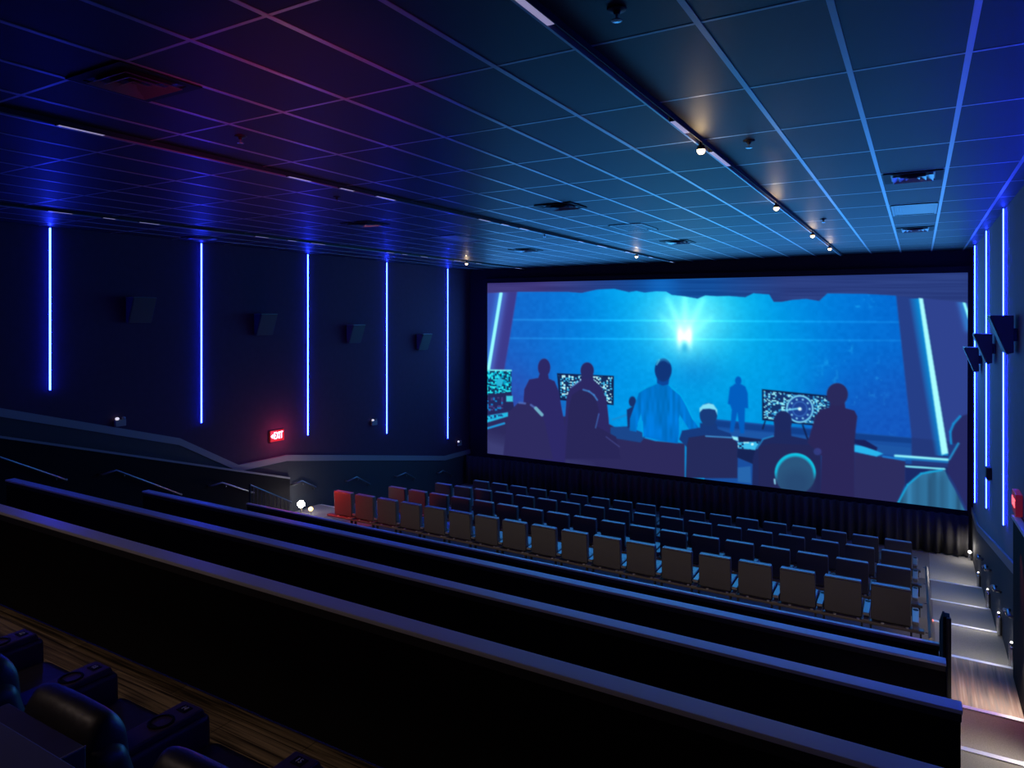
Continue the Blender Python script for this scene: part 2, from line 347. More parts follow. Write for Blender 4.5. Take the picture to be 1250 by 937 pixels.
# left window pillar and tube light
blend(poly([(590,340),(634,340),(621,420),(607,500),(604,560),(590,560)],1.2), rgb(66,56,150))
blend(poly([(590,340),(612,340),(611,356),(590,480)],1.5), rgb(52,70,172)*1.0)
IM += (gseg(611.5,359,595,455,4.5)*0.4)[...,None]*rgb(20,120,130)
blend(seg(611.5,358,596,452,4.0), rgb(150,242,255))
# right window pillars and tube lights
blend(poly([(1091.5,340),(1190,340),(1190,640),(1114,640),(1113,536)],1.0), rgb(40,62,148))
blend(poly([(1128,360),(1190,360),(1190,560),(1160,560)],1.0), rgb(50,64,152))
blend(poly([(1113,534),(1190,542),(1190,640),(1113,640)],1.0), rgb(38,58,140))
gl = np.clip(1-np.abs((X-(1121+(Y-363)/192*32)))/13,0,1)*(X < 1124.5+(Y-363)/192*33)*((Y > 364) & (Y < 556))
blend(gl*0.8, rgb(0,150,232))
blend(poly([(1121.5,363.5),(1126.5,364),(1157.5,553),(1149.5,555)]), rgb(170,250,255))
blend(poly([(1175,368.5),(1178.5,369),(1182.5,381),(1182.5,392)]), rgb(150,245,255)); IM += (gseg(1174,369,1182,400,3.5)*.4)[...,None]*rgb(0,120,120)
# overhang along the top
top = [(588,330),(588,358.5),(594.8,357.6),(633,356),(691,356),(710,357.4),(729,353.3),(749.6,352.3),(767.6,356.4),(777,355),(787,357),(800,355.5),(813,355.7),(820,359.8),(835,361.5),(851.6,364.3),(861,360.5),(875,361.5),(890,361.2),
       (909.8,362.7),(919.7,357.8),(939,359.3),(944.5,368.4),(954,368.4),(967,366),(984,364.7),(1000,367.2),(1010,358),(1053.6,358.5),(1091,360.5),(1128,364),(1178,369.2),(1188,371),(1188,325)]
tc_ = rgb(74,56,138)*np.clip((780-X)/120,0,1)[...,None] + rgb(18,72,158)*(1-np.clip((780-X)/120,0,1))[...,None]
tc_ = tc_*(1-np.clip((X-870)/90,0,1))[...,None] + (rgb(46,62,142))*np.clip((X-870)/90,0,1)[...,None]
tc_ = tc_ + ((blur_noise(60,1.4)-0.5)*0.05)[...,None] + (np.exp(-((X-808)/18)**2)*0.10)[...,None]*rgb(0,180,255)
mk = poly(top, 0.5); IM = IM*(1-mk[...,None]) + tc_*mk[...,None]
# consoles in the lower half
pur = rgb(58,46,112); pur2 = rgb(50,46,106)
def block_tex(mask, s, cols, frac=0.5):
    a = rng.random((200, 400)); i = ((X-560)/s).astype(int) % 400; j = ((Y-320)/(s*0.8)).astype(int) % 200; v = a[j,i]; k = rng.random((200,400))[j,i]
    colr = np.where((k < 0.5)[...,None], cols[0], cols[1]); blend(mask*(v < frac), colr)
blend(poly([(590,510),(622,500),(650,512),(690,508),(745,518),(762,528),(800,538),(836,541),(836,640),(590,640)],1.0), pur)
blend(poly([(590,560),(590,530),(640,545),(720,570),(720,590)],9.0), rgb(74,66,134))
blend(poly([(745,521),(766,520),(790,530),(782,540),(745,534)]), rgb(26,70,150)); blend(seg(748,512,766,506,2.4), rgb(20,130,210))
# left monitor and desk
q = poly([(590,451),(624.2,451.6),(624.2,478.5),(590,483)]); blend(q, rgb(16,72,120)); block_tex(q, 2.1, (rgb(40,215,235), rgb(10,150,195)), .55); blend(seg(590,451.5,624,452,1.6), rgb(130,235,245)); blend(ell(610,466,4,5), rgb(40,170,215))
blend(poly([(590,482),(624,478),(628,500),(590,508)]), rgb(46,44,112)); block_tex(poly([(590,486),(614,484),(614,500),(590,503)]), 2.6, (rgb(20,110,190), rgb(80,60,140)), .35)
blend(poly([(618,483),(626,483),(626,490),(618,490)]), rgb(60,190,220)); blend(poly([(590,508),(620,503),(620,508),(590,517)]), rgb(36,176,225)); block_tex(poly([(590,508),(614,505),(614,508),(590,513)]), 2.4, (rgb(18,60,130), rgb(30,80,150)), .5)
blend(seg(590,524,615.5,516.5,2.4), rgb(26,140,215))
# second monitor
q = poly([(680,455.5),(749.3,458.6),(749,494.2),(683,488)]); blend(q, rgb(16,30,86)); q = poly([(681.8,457.3),(747.4,460),(747.2,492),(684.5,486)]); blend(q, rgb(22,54,116)); block_tex(q, 2.0, (rgb(190,238,250), rgb(60,170,225)), .42)
# standing figure, left
blend(np.maximum(ell(664.2,448.4,7.6,11), poly([(659,455),(669,455),(670,462),(677,465),(682,477),(686,500),(690,522),(690,565),(640,565),(639,490),(640,475),(646,463),(657,461)])), rgb(58,44,126))
# standing figure, second
blend(poly([(711,457),(723,457),(725,464),(735,473),(740.7,489),(743,510),(744,528),(744,560),(689,560),(690,508),(691.5,485),(696,473),(709,464)]), rgb(58,44,122)); blend(ell(716.8,452.2,8.2,10.2), rgb(52,46,122))
blend(seg(709,464,697,473,1.2)*.6, rgb(70,120,200))
blend(poly([(694,500),(698,482),(708,475.5),(718,476.5),(727,485),(731,500),(728,520),(752,533),(758,560),(690,560)]), rgb(53,42,108))
for a in ((712,475.5,719,477.5),(719,477.5,725,482),(725,482,729,488)): blend(seg(*a,2.0)*.8, rgb(60,125,205))
blend(seg(731,505,727,522,1.4)*.7, rgb(60,110,195)); blend(seg(740,533,756,545,1.2)*.6, rgb(90,90,175))
# chair in the left foreground
blend(poly([(614,560),(618,520),(622,502),(632,492),(645,491),(656,498),(665,515),(675,560)]), rgb(60,47,116))
for a in ((634,491.5,641,492.2),(648,494,655,499)): blend(seg(*a,2.6)*.7, rgb(80,105,190))
blend(seg(654,498,661.5,506,4.0), rgb(110,165,195))
# head by the centre man
blend(np.maximum(ell(772,490,4.5,6.5), poly([(765,500),(775,494),(778,520),(766,522)])), rgb(22,56,132))
# centre man in a pale shirt
cv = lambda L: [(760+x/5.512, 420+y/5.512) for x, y in L]
sh = poly(cv([(232,258),(150,295),(112,320),(85,400),(50,500),(48,580),(92,588),(102,530),(125,465),(132,520),(138,620),(250,648),(370,668),(380,600),(378,500),(385,475),(430,545),(490,640),(535,610),(528,580),(470,505),(420,400),(390,345),(330,300),(305,262)]))
fold = (blur_noise(3.2,16)-0.5)*0.14
IM = IM*(1-sh[...,None]) + sh[...,None]*(rgb(0,108,204)*(1+fold[...,None]*1.6) + np.clip((Y-500)/80,0,1)[...,None]*rgb(0,-6,4))
for L in (((232,262),(150,297)),((150,297),(112,322)),((310,272),(392,345)),((392,345),(425,402)),((425,402),(475,505)),((132,520),(138,620))):
    (a1,b1),(a2,b2) = cv(L); blend(seg(a1,b1,a2,b2,1.4)*.75, rgb(0,165,235))
blend(poly(cv([(230,215),(318,215),(308,270),(270,280),(232,262)])), rgb(10,66,160)); blend(ell(809.6,451.5,10.4,14.2), rgb(14,58,142)); blend(ell(809.6,441.5,7.5,4.0,1.8)*.55, rgb(70,190,235)); blend(ell(809.6,451,9.2,11.6,1.6), rgb(14,56,140))
blend(seg(801.5,445,805,439,1.2)*.8, rgb(90,210,240))
# seated man with light hair
blend(poly(cv([(520,560),(400,580),(380,640),(440,700),(760,660),(725,600),(640,570),(630,530),(520,530)])), rgb(22,60,142)); blend(ell(864.8,506,10.8,14), rgb(24,62,140)); blend(poly([(854,503),(854,498),(858,494),(865,492),(871,493.5),(875.5,500),(875.5,506),(873,500),(866,498.5),(858,499)]), rgb(130,215,245))
blend(poly(cv([(445,628),(560,612),(735,622),(775,665),(772,900),(425,900),(430,690)])), rgb(46,48,112)); blend(seg(*cv([(560,618)])[0],*cv([(735,628)])[0],1.5), rgb(60,140,215))
# far figure in the water
blend(poly(cv([(755,265),(745,275),(722,290),(708,400),(724,408),(735,440),(722,590),(746,592),(772,460),(792,600),(818,600),(824,430),(845,430),(842,330),(826,285),(797,268)]),.9), rgb(2,84,188)); blend(ell(901.2,464.6,3.9,5.3), rgb(2,84,188))
# desk papers
blend(poly(cv([(780,620),(937,640),(937,830),(770,760)])), rgb(24,40,104)); blend(poly(cv([(735,618),(775,625),(780,652),(745,640)])), rgb(150,232,255)); q = poly(cv([(775,660),(920,655),(900,712),(778,700)])); blend(q, rgb(60,180,235)); block_tex(q, 3.0, (rgb(20,50,120), rgb(190,240,255)), .45)
blend(poly(cv([(775,830),(860,820),(865,935),(775,925)])), rgb(38,92,170))
# third monitor with a dial
blend(poly([(930.2,474.8),(1013,483),(1013,521),(930.5,512.6)]), rgb(10,30,84)); q = poly([(932.3,477),(1013,485),(1013,519),(932.5,510.6)]); blend(q, rgb(20,58,130)); block_tex(q, 2.0, (rgb(150,232,250), rgb(50,150,215)), .40)
blend(ell(976.3,499,17,17.2), rgb(30,62,155)); blend(np.clip(ell(976.3,499,16.6,16.8)-ell(976.3,499,15,15.2),0,1), rgb(140,230,255)); blend(np.clip(ell(976.3,499,9.2,9.3)-ell(976.3,499,8.2,8.3),0,1)*.5, rgb(90,150,225))
for k in range(10): blend(ell(976.3+12*math.cos(k*.628), 499+12*math.sin(k*.628),1.1,1.1), rgb(150,220,250))
blend(seg(960,500.5,977,498,1.6), rgb(120,215,250)); blend(ell(976.3,499,2.2,2.0), rgb(220,250,255)); blend(seg(934,514,931,523,1.6), rgb(16,36,96)); blend(seg(980,519,986,536,1.8), rgb(16,36,96))
# seated man below the dial
blend(poly([(946,520),(965,520),(966,532),(985,536),(996,544),(996,600),(918,600),(919,560),(923,546),(932,535),(945,531)]), rgb(36,46,116)); blend(ell(955.6,514.4,11.2,13.2), rgb(34,46,118))
for a in ((932,535.5,944,532),(924,547,931,536.5)): blend(seg(*a,1.5)*.9, rgb(30,140,215))
blend(poly([(926,545),(940,541),(990,543),(1002,550),(1002,620),(926,620)]), rgb(44,44,108))
# standing man at the right
blend(poly([(1014,488),(1031,490),(1032,498),(1043,501),(1046.5,508),(1044,530),(1043,548),(1044,620),(1001,620),(1003,556),(985.5,540),(989,530),(995,508),(1001,500),(1013,496.5)]), rgb(56,42,108)); blend(ell(1022.1,481.2,13,13.8), rgb(54,46,112)); blend(ell(998,551,5,4.5)*.6, rgb(60,70,165))
# right hand desk
blend(poly([(1043,552),(1091,560),(1105,563),(1105,590),(1094,618),(1043,625)],1.0), rgb(58,50,116)); blend(poly([(1043,543),(1058,545),(1078,553.5),(1070,557),(1043,551)]), rgb(40,172,235)); blend(poly([(1056,537),(1071,546),(1070,550),(1043,541),(1043,536)]), rgb(28,36,112))
blend(seg(1078,557,1104,561,2.2), rgb(26,110,205)); blend(seg(1093,556.2,1157,561,3.0), rgb(150,240,255)); blend(seg(1093,558.5,1157,563.5,3.0)*.6, rgb(20,130,210)); blend(poly([(1105,566),(1157,570),(1157,584),(1105,600)]), rgb(28,46,126)); blend(seg(1106,569,1153,572.2,2.0), rgb(140,238,255))
# near heads
blend(ell(970.8,578,25,25), rgb(46,92,140)); ar = np.clip(ell(970.8,577.5,25,24.6)-ell(970.8,580,22.6,23.4,1.5),0,1)*np.clip((586-Y)/10,0,1); blend(ar, rgb(14,186,226)); blend(ell(972,590,18,16,7)*.5, rgb(40,74,128)); blend(seg(945.5,585,946,590,1.8), rgb(150,220,245))
blend(poly([(1186,504),(1175,507),(1166,515),(1159.5,526),(1160,541),(1170,541),(1158,562),(1156,575),(1165,590),(1190,640)]), rgb(50,48,124))
for a in ((1172,508,1164,517),(1164,517,1160,527),(1160,527,1161,541)): blend(seg(*a,2.6)*.9, rgb(16,140,215))
blend(seg(1170,541,1159,560,2.2)*.9, rgb(30,150,215))
sp = poly([(1096,614),(1102,600),(1107.8,591.7),(1115,584),(1124.4,577.8),(1135.6,573.6),(1153.6,573.6),(1158,584),(1165,596),(1186,640),(1094,640)])
IM = IM*(1-sp[...,None]) + sp[...,None]*(rgb(48,108,158)*(1+(blur_noise(5,30)-.5)[...,None]*.3))
for a in ((1096.5,613,1108,591.5),(1108,591.5,1124.4,577.8),(1124.4,577.8,1150,573.5)): blend(seg(*a,2.0), rgb(20,160,222))
IM = np.clip(IM, 0.0, 1.0)
lum = (IM*np.array([.3,.5,.2])).sum(-1, keepdims=True)
dk = np.clip((0.66-IM[...,2:3])/0.16, 0, 1)
IM = IM*(1-dk) + dk*((lum+(IM-lum)*0.8)*np.array([.74,.84,.9]))
IM[...,1] += (1-dk[...,0])*0.035; IM[...,2] += (1-dk[...,0])*0.01
IM += dk*np.clip((Y-(555+(X-595)*0.11))/60,0,1)[...,None]*rgb(16,16,18)
IM = np.clip(IM, 0, 1)
K = np.pad(IM, ((1,1),(1,1),(0,0)), mode='edge')
IM = 0.4*IM + 0.1*(K[:-2,1:-1]+K[2:,1:-1]+K[1:-1,:-2]+K[1:-1,2:]) + 0.05*(K[:-2,:-2]+K[2:,2:]+K[2:,:-2]+K[:-2,2:])
lin = np.where(IM <= 0.04045, IM/12.92, ((IM+0.055)/1.055)**2.4)
me = bpy.data.meshes.new('picture')
Pl = (PX - np.array([ox, oy, oz])).reshape(-1,3); nv = NX*NY
ii = (np.arange(NY-1)[:,None]*NX + np.arange(NX-1)[None,:]).ravel()
quads = np.stack([ii, ii+NX, ii+NX+1, ii+1], 1); nf = len(quads)
me.vertices.add(nv); me.vertices.foreach_set('co', Pl.astype(np.float32).ravel())
me.loops.add(nf*4); me.loops.foreach_set('vertex_index', quads.astype(np.int32).ravel())
me.polygons.add(nf); me.polygons.foreach_set('loop_start', (np.arange(nf)*4).astype(np.int32))
me.update(calc_edges=True)
ca = me.color_attributes.new('picture', 'FLOAT_COLOR', 'POINT')
ca.data.foreach_set('color', np.concatenate([lin.reshape(-1,3), np.ones((nv,1))],1).astype(np.float32).ravel())
pm = bpy.data.materials.new('projected_picture'); pm.use_nodes = True; nt = pm.node_tree; nt.nodes.clear()
at = nt.nodes.new('ShaderNodeAttribute'); at.attribute_name = 'picture'; em = nt.nodes.new('ShaderNodeEmission'); em.inputs['Strength'].default_value = 1.0
out = nt.nodes.new('ShaderNodeOutputMaterial'); nt.links.new(at.outputs['Color'], em.inputs['Color']); nt.links.new(em.outputs[0], out.inputs['Surface'])
me.materials.append(pm)
po = bpy.data.objects.new('picture', me); C.objects.link(po); po.parent = st
# black masking frame around the picture
lc = [np.array(c)-np.array([ox,oy,oz]) for c in ct]
def bar(a, b, c, d_):
    m = MB(); i = 0
    f0 = [tuple(p) for p in (a,b,c,d_)]; m.v = [(p[0],-0.05,p[2]) for p in f0]+[(p[0],0.04,p[2]) for p in f0]
    m.f = [(0,1,2,3),(7,6,5,4),(0,4,5,1),(1,5,6,2),(2,6,7,3),(3,7,4,0)]; m.mi = [0]*6; return m
cen = sum(lc)/4
def outp(p, k=0.14): return p + np.array([k*np.sign(p[0]-cen[0]), 0, k*np.sign(p[2]-cen[2])])
for a, b in ((0,1),(1,2),(2,3),(3,0)): bar(lc[a], lc[b], outp(lc[b]), outp(lc[a])).build('masking_border', M['wallblack'], st)
MB().box(-6.45, 6.45, 0.035, 0.08, -2.5, 3.1).build('backing', M['wallblack'], st)

# drape under the screen
m = MB(); N = 520; xs = np.linspace(XL+0.1, XR-0.1, N); pts = []
prof = [(x, 18.72 + 0.045*math.sin(x*31) + 0.018*math.sin(x*13.7+1)) for x in xs]
m.v = [(x,y,-4.5) for x,y in prof]+[(x,y+0.012*math.sin(x*47),-5.41-0.015*math.sin(x*5)) for x,y in prof]+[(x,y+.03,-4.5) for x,y in prof]+[(x,y+.03,-5.41) for x,y in prof]
for k in range(N-1):
    m.f += [(k,k+1,N+k+1,N+k),(2*N+k+1,2*N+k,3*N+k,3*N+k+1),(N+k,N+k+1,3*N+k+1,3*N+k),(k+1,k,2*N+k,2*N+k+1)]
m.mi = [0]*len(m.f)
tag(m.build('curtain', M['drape'], smooth=True), 'black pleated drape hanging below the screen to the floor', 'curtain')

# ------------------------------------------------------------------ LED strips
def led(x, y, zb, zt, sgn, label, group):
    t = thing('led_strip', label, 'led light', (x, y, zb), group); L = zt-zb
    MB().box(min(0,sgn*0.012), max(0,sgn*0.03), -0.012, 0.012, 0, L).build('channel', M['trim'], t)
    m = MB(); pr = [(sgn*0.030 + sgn*0.0145*math.sin(a), 0.0145*-math.cos(a)) for a in np.linspace(0, PI, 9)]
    m.prism(pr, 'z', 0.005, L-0.005); m.build('diffuser', M['led'], t, smooth=False)
lb = [-1.25,-2.19,-2.87,-3.25,-3.82]
for k in range(5): led(XL, 6.22+2.9*k, lb[k], 1.53, 1, 'vertical blue LED strip on the left wall, %s from the left' % ORD[k], 'blue LED strips on the left wall')
rbz = {11.92:-2.93, 14.82:-3.38, 17.72:-3.95}
for k, (y, z) in enumerate(rbz.items()): led(XR, y, z, 1.53, -1, 'vertical blue LED strip on the right wall, %s' % ['nearest the camera, right of the other two','the middle one of three','nearest the screen'][k], 'blue LED strips on the right wall')
for y, z in ((9.02,-2.5),(6.12,-1.6)): led(XR, y, z, 1.53, -1, 'vertical blue LED strip on the right wall outside the frame', 'blue LED strips beyond the frame')
for y, z in ((3.32,-.9),): led(XL, y, z, 1.53, 1, 'vertical blue LED strip on the left wall outside the frame', 'blue LED strips beyond the left edge')

# ------------------------------------------------------------------ wall speakers
def speaker(x, y, zt, sgn, label):
    t = thing('wall_speaker', label, 'speaker', (x, y, zt-0.48), 'surround speakers on the walls'); s = sgn
    m = MB(); m.prism([(s*0.05,0.02),(s*0.12,0.0),(s*0.29,0.47),(s*0.29,0.48),(s*0.05,0.48)], 'y', -0.23, 0.23); m.build('cabinet', M['speaker'], t, bevel=0.008)
    m = MB(); m.prism([(s*0.122,0.012),(s*0.130,0.010),(s*0.298,0.462),(s*0.290,0.468)], 'y', -0.215, 0.215); m.build('grille', M['speaker'], t)
    MB().box(min(0,s*0.06), max(0,s*0.06), -0.07, 0.07, 0.16, 0.32).build('bracket', M['speaker'], t)
    MB().box(min(s*.05,s*.29), max(s*.05,s*.29), -.23, .23, 0.478, 0.484).build('top_edge', M['arm'], t)
spz = [0.37,0.07,-0.2,-0.5]
for k in range(4): speaker(XL, 7.75+2.9*k, spz[k], 1, 'black wall speaker on the left wall, %s from the left' % ORD[k])
for k in range(1,4): speaker(XR, 7.85+2.9*k, [0,0.02,-0.27,-0.6][k], -1, 'black wedge speaker on the right wall, %s' % ['','nearest the camera','second from the screen','nearest the screen'][k])

# ------------------------------------------------------------------ exit signs
def text(body, size, m, parent, M4, name):
    cu = bpy.data.curves.new(name, 'FONT'); cu.body = body; cu.size = size; cu.align_x = 'CENTER'; cu.align_y = 'CENTER'; cu.extrude = 0.002
    tmp = bpy.data.objects.new(name, cu); C.objects.link(tmp); dg = bpy.context.evaluated_depsgraph_get()
    me_ = bpy.data.meshes.new_from_object(tmp.evaluated_get(dg)); C.objects.unlink(tmp); bpy.data.objects.remove(tmp)
    me_.transform(M4); me_.materials.clear(); me_.materials.append(m); o = bpy.data.objects.new(name, me_); C.objects.link(o); o.parent = parent; return o
p = onx(338.5, 531.5, XL+.05)
t = thing('exit_sign', 'glowing red EXIT sign with left arrow on the left wall', 'exit sign', (XL, p[1], p[2]))
MB().box(0, 0.05, -0.20, 0.20, -0.13, 0.13).build('housing', M['redplastic'], t, bevel=0.006)
R4 = Matrix.Translation((0.054, 0.03, 0)) @ Matrix.Rotation(PI/2, 4, 'Z') @ Matrix.Rotation(PI/2, 4, 'X')
text('EXIT', 0.2, M['exit'], t, R4 @ Matrix.Diagonal((0.62,1.15,1,1)), 'lettering')
m = MB(); m.prism([(-0.185,0),(-0.125,0.05),(-0.125,-0.05)], 'x', 0.05, 0.056); m.build('arrow', M['exit'], t)
p = onx(1240, 613, XR-.05)
t = thing('exit_sign', 'red EXIT sign seen edge-on on the right wall above the knee wall', 'exit sign', (XR, p[1], p[2]))
MB().box(-0.07, 0, -0.18, 0.18, -0.13, 0.13).build('housing', M['redplastic'], t, bevel=0.006)
R4 = Matrix.Translation((-0.074, 0, 0)) @ Matrix.Rotation(-PI/2, 4, 'Z') @ Matrix.Rotation(PI/2, 4, 'X')
text('EXIT', 0.15, M['exitdim'], t, R4, 'lettering')

# ------------------------------------------------------------------ ceiling tracks and lamps
def track(x, label):
    t = thing('light_track', label, 'light track', (x, 0, H), 'ceiling light tracks')
    MB().box(-0.03, 0.03, -4.9, 19.0, -0.003, 0).build('housing', M['black'], t); MB().box(0.026, 0.032, -4.9, 19.0, -0.040, 0).build('lip', M['black'], t)
    MB().box(-0.034, -0.018, -4.9, 19.0, -0.040, 0.0).build('lip', M['grid'], t)
track(-1.645, 'black light track running along the ceiling at right, above the aisle side')
track(-5.85, 'black light track running along the middle of the ceiling')
track(-10.7, 'black light track on the ceiling nearest the left wall')
SEG = {-1.645: [(2.6,3.19),(5.23,5.63),(6.38,7.07),(0.6,1.2)],
       -5.85: [(2.89,3.25),(5.2,5.52),(5.97,6.2),(6.6,6.96),(8.93,9.27),(9.6,9.85),(10.2,10.5),(12.55,12.78),(13.48,14.0),(15.1,15.4),(16.7,17.0),(18.4,18.7)],
       -10.7: [(5.16,5.49),(5.93,6.12),(6.5,6.84),(8.73,9.04),(9.5,9.73),(10.1,10.5),(12.42,12.7),(12.99,13.2),(13.7,14.0),(15.14,15.45),(16.2,16.5),(18.39,18.8)]}
tn = {-1.645:'right ceiling track', -5.85:'middle ceiling track', -10.7:'left ceiling track'}
for x, L in SEG.items():
    for k, (a, b) in enumerate(L):
        t = thing('linear_lamp', 'short dim white linear lamp, %s along the %s' % (ORD[k] if not (x == -1.645 and k == 3) else 'out of frame', tn[x]), 'linear lamp', (x, a, H-0.0035), 'linear lamps in the ceiling tracks')
        MB().box(-0.016, 0.024, 0.002, b-a, -0.037, 0).build('diffuser', M['seg'], t)
        MB().box(-0.016, 0.024, -0.010, 0.001, -0.039, 0).build('end_cap', M['black'], t)
SPOT = [(-1.645,6.05,'first'),(-1.645,9.75,'second'),(-1.645,13.4,'third'),(-1.645,16.14,'fourth')]
def spot(x, y, label, power, grp='warm spot lamps on the right track'):
    t = thing('spot_lamp', label, 'spot lamp', (x+0.004, y, H-0.0035), grp)
    MB().lathe([(0.014,0),(0.014,-0.045),(0.030,-0.05),(0.036,-0.085),(0.040,-0.085)], seg=16).build('lamp_body', M['black'], t)
    MB().lathe([(0.004,-0.084),(0.036,-0.086),(0.036,-0.10),(0.024,-0.12),(0.008,-0.126)], seg=16).build('bulb', M['lamp_warm'], t)
    l = bpy.data.lights.new('spot_light', 'POINT'); l.energy = power*0.5; l.color = (1.0, 0.72, 0.42); l.shadow_soft_size = 0.03
    o = bpy.data.objects.new('spot_light', l); C.objects.link(o); o.location = (x, y, H-0.19+Z0)
for x, y, w in SPOT: spot(x, y, 'small glowing warm spot lamp, %s along the right ceiling track' % w, 7)
spot(-5.85, 15.85, 'small glowing warm spot lamp at the screen end of the middle ceiling track', 6, 'warm spot lamps on the other tracks')
spot(-10.6, 15.6, 'small glowing warm spot lamp on the left ceiling track by the last LED strip', 6, 'warm spot lamps on the other tracks')

# ------------------------------------------------------------------ ceiling vents, sprinklers
def diffuser(x0, x1, y0, y1, label):
    cx, cy = (x0+x1)/2, (y0+y1)/2; t = thing('ceiling_vent', label, 'air vent', (cx, cy, H), 'square air diffusers in the ceiling'); a, b = (x1-x0)/2, (y1-y0)/2
    MB().box(-a, a, -b, b, -0.006, 0.002).build('back_plate', M['louvre'], t)
    m = MB(); w = 0.07
    m.box(-a, a, -b, -b+w, -0.012, 0.001); m.box(-a, a, b-w, b, -0.012, 0.001); m.box(-a, -a+w, -b+w, b-w, -0.012, 0.001); m.box(a-w, a, -b+w, b-w, -0.012, 0.001); m.build('frame', M['cup'], t)
    for q_ in (0.70, 0.46, 0.24):
        m = MB(); s2 = q_-0.16; zt, zb = -0.007, -0.030
        o_ = [(-a*q_,-b*q_),(a*q_,-b*q_),(a*q_,b*q_),(-a*q_,b*q_)]; i_ = [(-a*s2,-b*s2),(a*s2,-b*s2),(a*s2,b*s2),(-a*s2,b*s2)]
        for q in range(4):
            r_ = (q+1) % 4
            m.face([(*o_[q],zb),(*o_[r_],zb),(*i_[r_],zt),(*i_[q],zt)]); m.face([(*o_[q],zb-.003),(*i_[q],zt-.003),(*i_[r_],zt-.003),(*o_[r_],zb-.003)])
            m.face([(*o_[q],zb),(*o_[q],zb-.003),(*o_[r_],zb-.003),(*o_[r_],zb)])
        m.build('louvre', M['vane'], t)
def grille(x0, x1, y0, y1, label, mm='louvre', slats=14):
    cx, cy = (x0+x1)/2, (y0+y1)/2; t = thing('ceiling_vent', label, 'air vent', (cx, cy, H), 'oblong air grilles in the ceiling'); a, b = (x1-x0)/2, (y1-y0)/2
    m = MB(); w = 0.03
    m.box(-a, a, -b, -b+w, -0.012, 0); m.box(-a, a, b-w, b, -0.012, 0); m.box(-a, -a+w, -b, b, -0.012, 0); m.box(a-w, a, -b, b, -0.012, 0); m.build('frame', M[mm], t)
    MB().box(-a+w, a-w, -b+w, b-w, -0.003, 0.002).build('back_plate', M[mm], t)
    if slats:
        m = MB()
        for k in range(slats): x = -a+w+(k+.5)*(2*a-2*w)/slats; m.box(x-.006, x+.006, -b+w, b-w, -0.011, -0.002)
        m.build('slats', M[mm], t)
diffuser(-0.34, 0.22, 8.52, 9.12, 'black square air diffuser, largest of the three at upper right')
grille(-0.34, 0.22, 10.95, 12.1, 'dark oblong air grille between two diffusers at upper right')
diffuser(-0.34, 0.22, 13.75, 14.45, 'black square air diffuser at upper right, nearest the screen')
diffuser(-4.76, -4.15, 2.40, 2.96, 'large black air diffuser in the ceiling at upper left')
diffuser(-4.6, -4.03, 8.42, 8.95, 'black air diffuser in the ceiling, left of the right track, centre of photo')
grille(-4.52, -3.95, 10.9, 11.8, 'dark oblong air grille in the ceiling, centre of photo', slats=10)
diffuser(-4.55, -3.98, 13.65, 14.3, 'black air diffuser in the ceiling just above the screen top')
diffuser(-8.22, -7.6, 8.4, 8.92, 'black air diffuser catching red light, between middle and left tracks')
grille(-8.12, -7.53, 10.7, 11.85, 'bluish oblong air grille between middle and left tracks', mm='bluetile', slats=0)
diffuser(-8.1, -7.5, 13.6, 14.2, 'black air diffuser beyond the bluish grille, near the screen')
diffuser(-12.3, -11.7, 8.3, 8.82, 'black air diffuser beside the left wall, above the second LED strip')
for x, y, lab in ((-1.31,3.27,'black ceiling sprinkler at the top edge of the photo'),(-1.29,6.31,'ceiling sprinkler beside the nearest warm spot lamp'),(-5.01,3.94,'small ceiling sprinkler under the middle track, left'),(-6.46,6.55,'small ceiling sprinkler left of the middle track'),(-1.30,11.9,'small ceiling sprinkler near the third warm spot lamp'),(-5.99,11.39,'small ceiling sprinkler by the middle track near the centre')):
    t = thing('sprinkler', lab, 'sprinkler', (x, y, H), 'ceiling sprinklers')
    MB().lathe([(0.05,0),(0.048,-0.008),(0.02,-0.014),(0.014,-0.03)], seg=18).build('rosette', M['black'], t)
    MB().lathe([(0.006,-0.03),(0.006,-0.055),(0.028,-0.058),(0.028,-0.062),(0.006,-0.064)], seg=14).build('deflector', M['chrome'], t)

# ------------------------------------------------------------------ hand rails
def handrail(sgn, xw, y0, z0, y1, z1, y2, z2, label):
    t = thing('handrail', label, 'handrail', (xw, y1, z1), 'wall handrails along the aisles'); x = sgn*0.075
    MB().tube([(sgn*0.0,y0-y1,z0-z1),(x,y0-y1+.03,z0-z1),(x,0,0),(x,y2-y1-.03,z2-z1),(sgn*0.0,y2-y1,z2-z1)], 0.019, 10).build('rail', M['rail'], t, smooth=True)
    for f in (0.12, 0.85):
        q = (y2-y1)*f; zz = (z2-z1)*f; MB().tube([(0,q,zz-0.07),(x*.7,q,zz-0.075),(x,q,zz-0.02)], 0.009, 8).build('bracket', M['chrome'], t, smooth=True)
HRL = [(5.0,-2.05,5.2,-2.12,6.45,-2.81),(7.0,-2.83,7.27,-2.80,8.61,-3.54),(9.22,-3.50,9.51,-3.49,10.35,-3.88),(11.5,-3.96,11.77,-3.92,12.25,-4.17),(13.3,-4.24,13.65,-4.20,14.2,-4.5),(15.25,-4.51,15.66,-4.48,16.15,-4.74),(17.25,-4.8,17.49,-4.76,18.05,-5.03)]
LBL = ['at the far left edge of the photo','second from the left','third from the left, left of the small railing','just behind the bright step lamp','above the first red seats','above the second seat row','nearest the screen']
for k, a in enumerate(HRL): handrail(1, XL+(0.10 if a[0] < 11 else 0.02), *a, 'steel handrail on the left wall, ' + LBL[k])
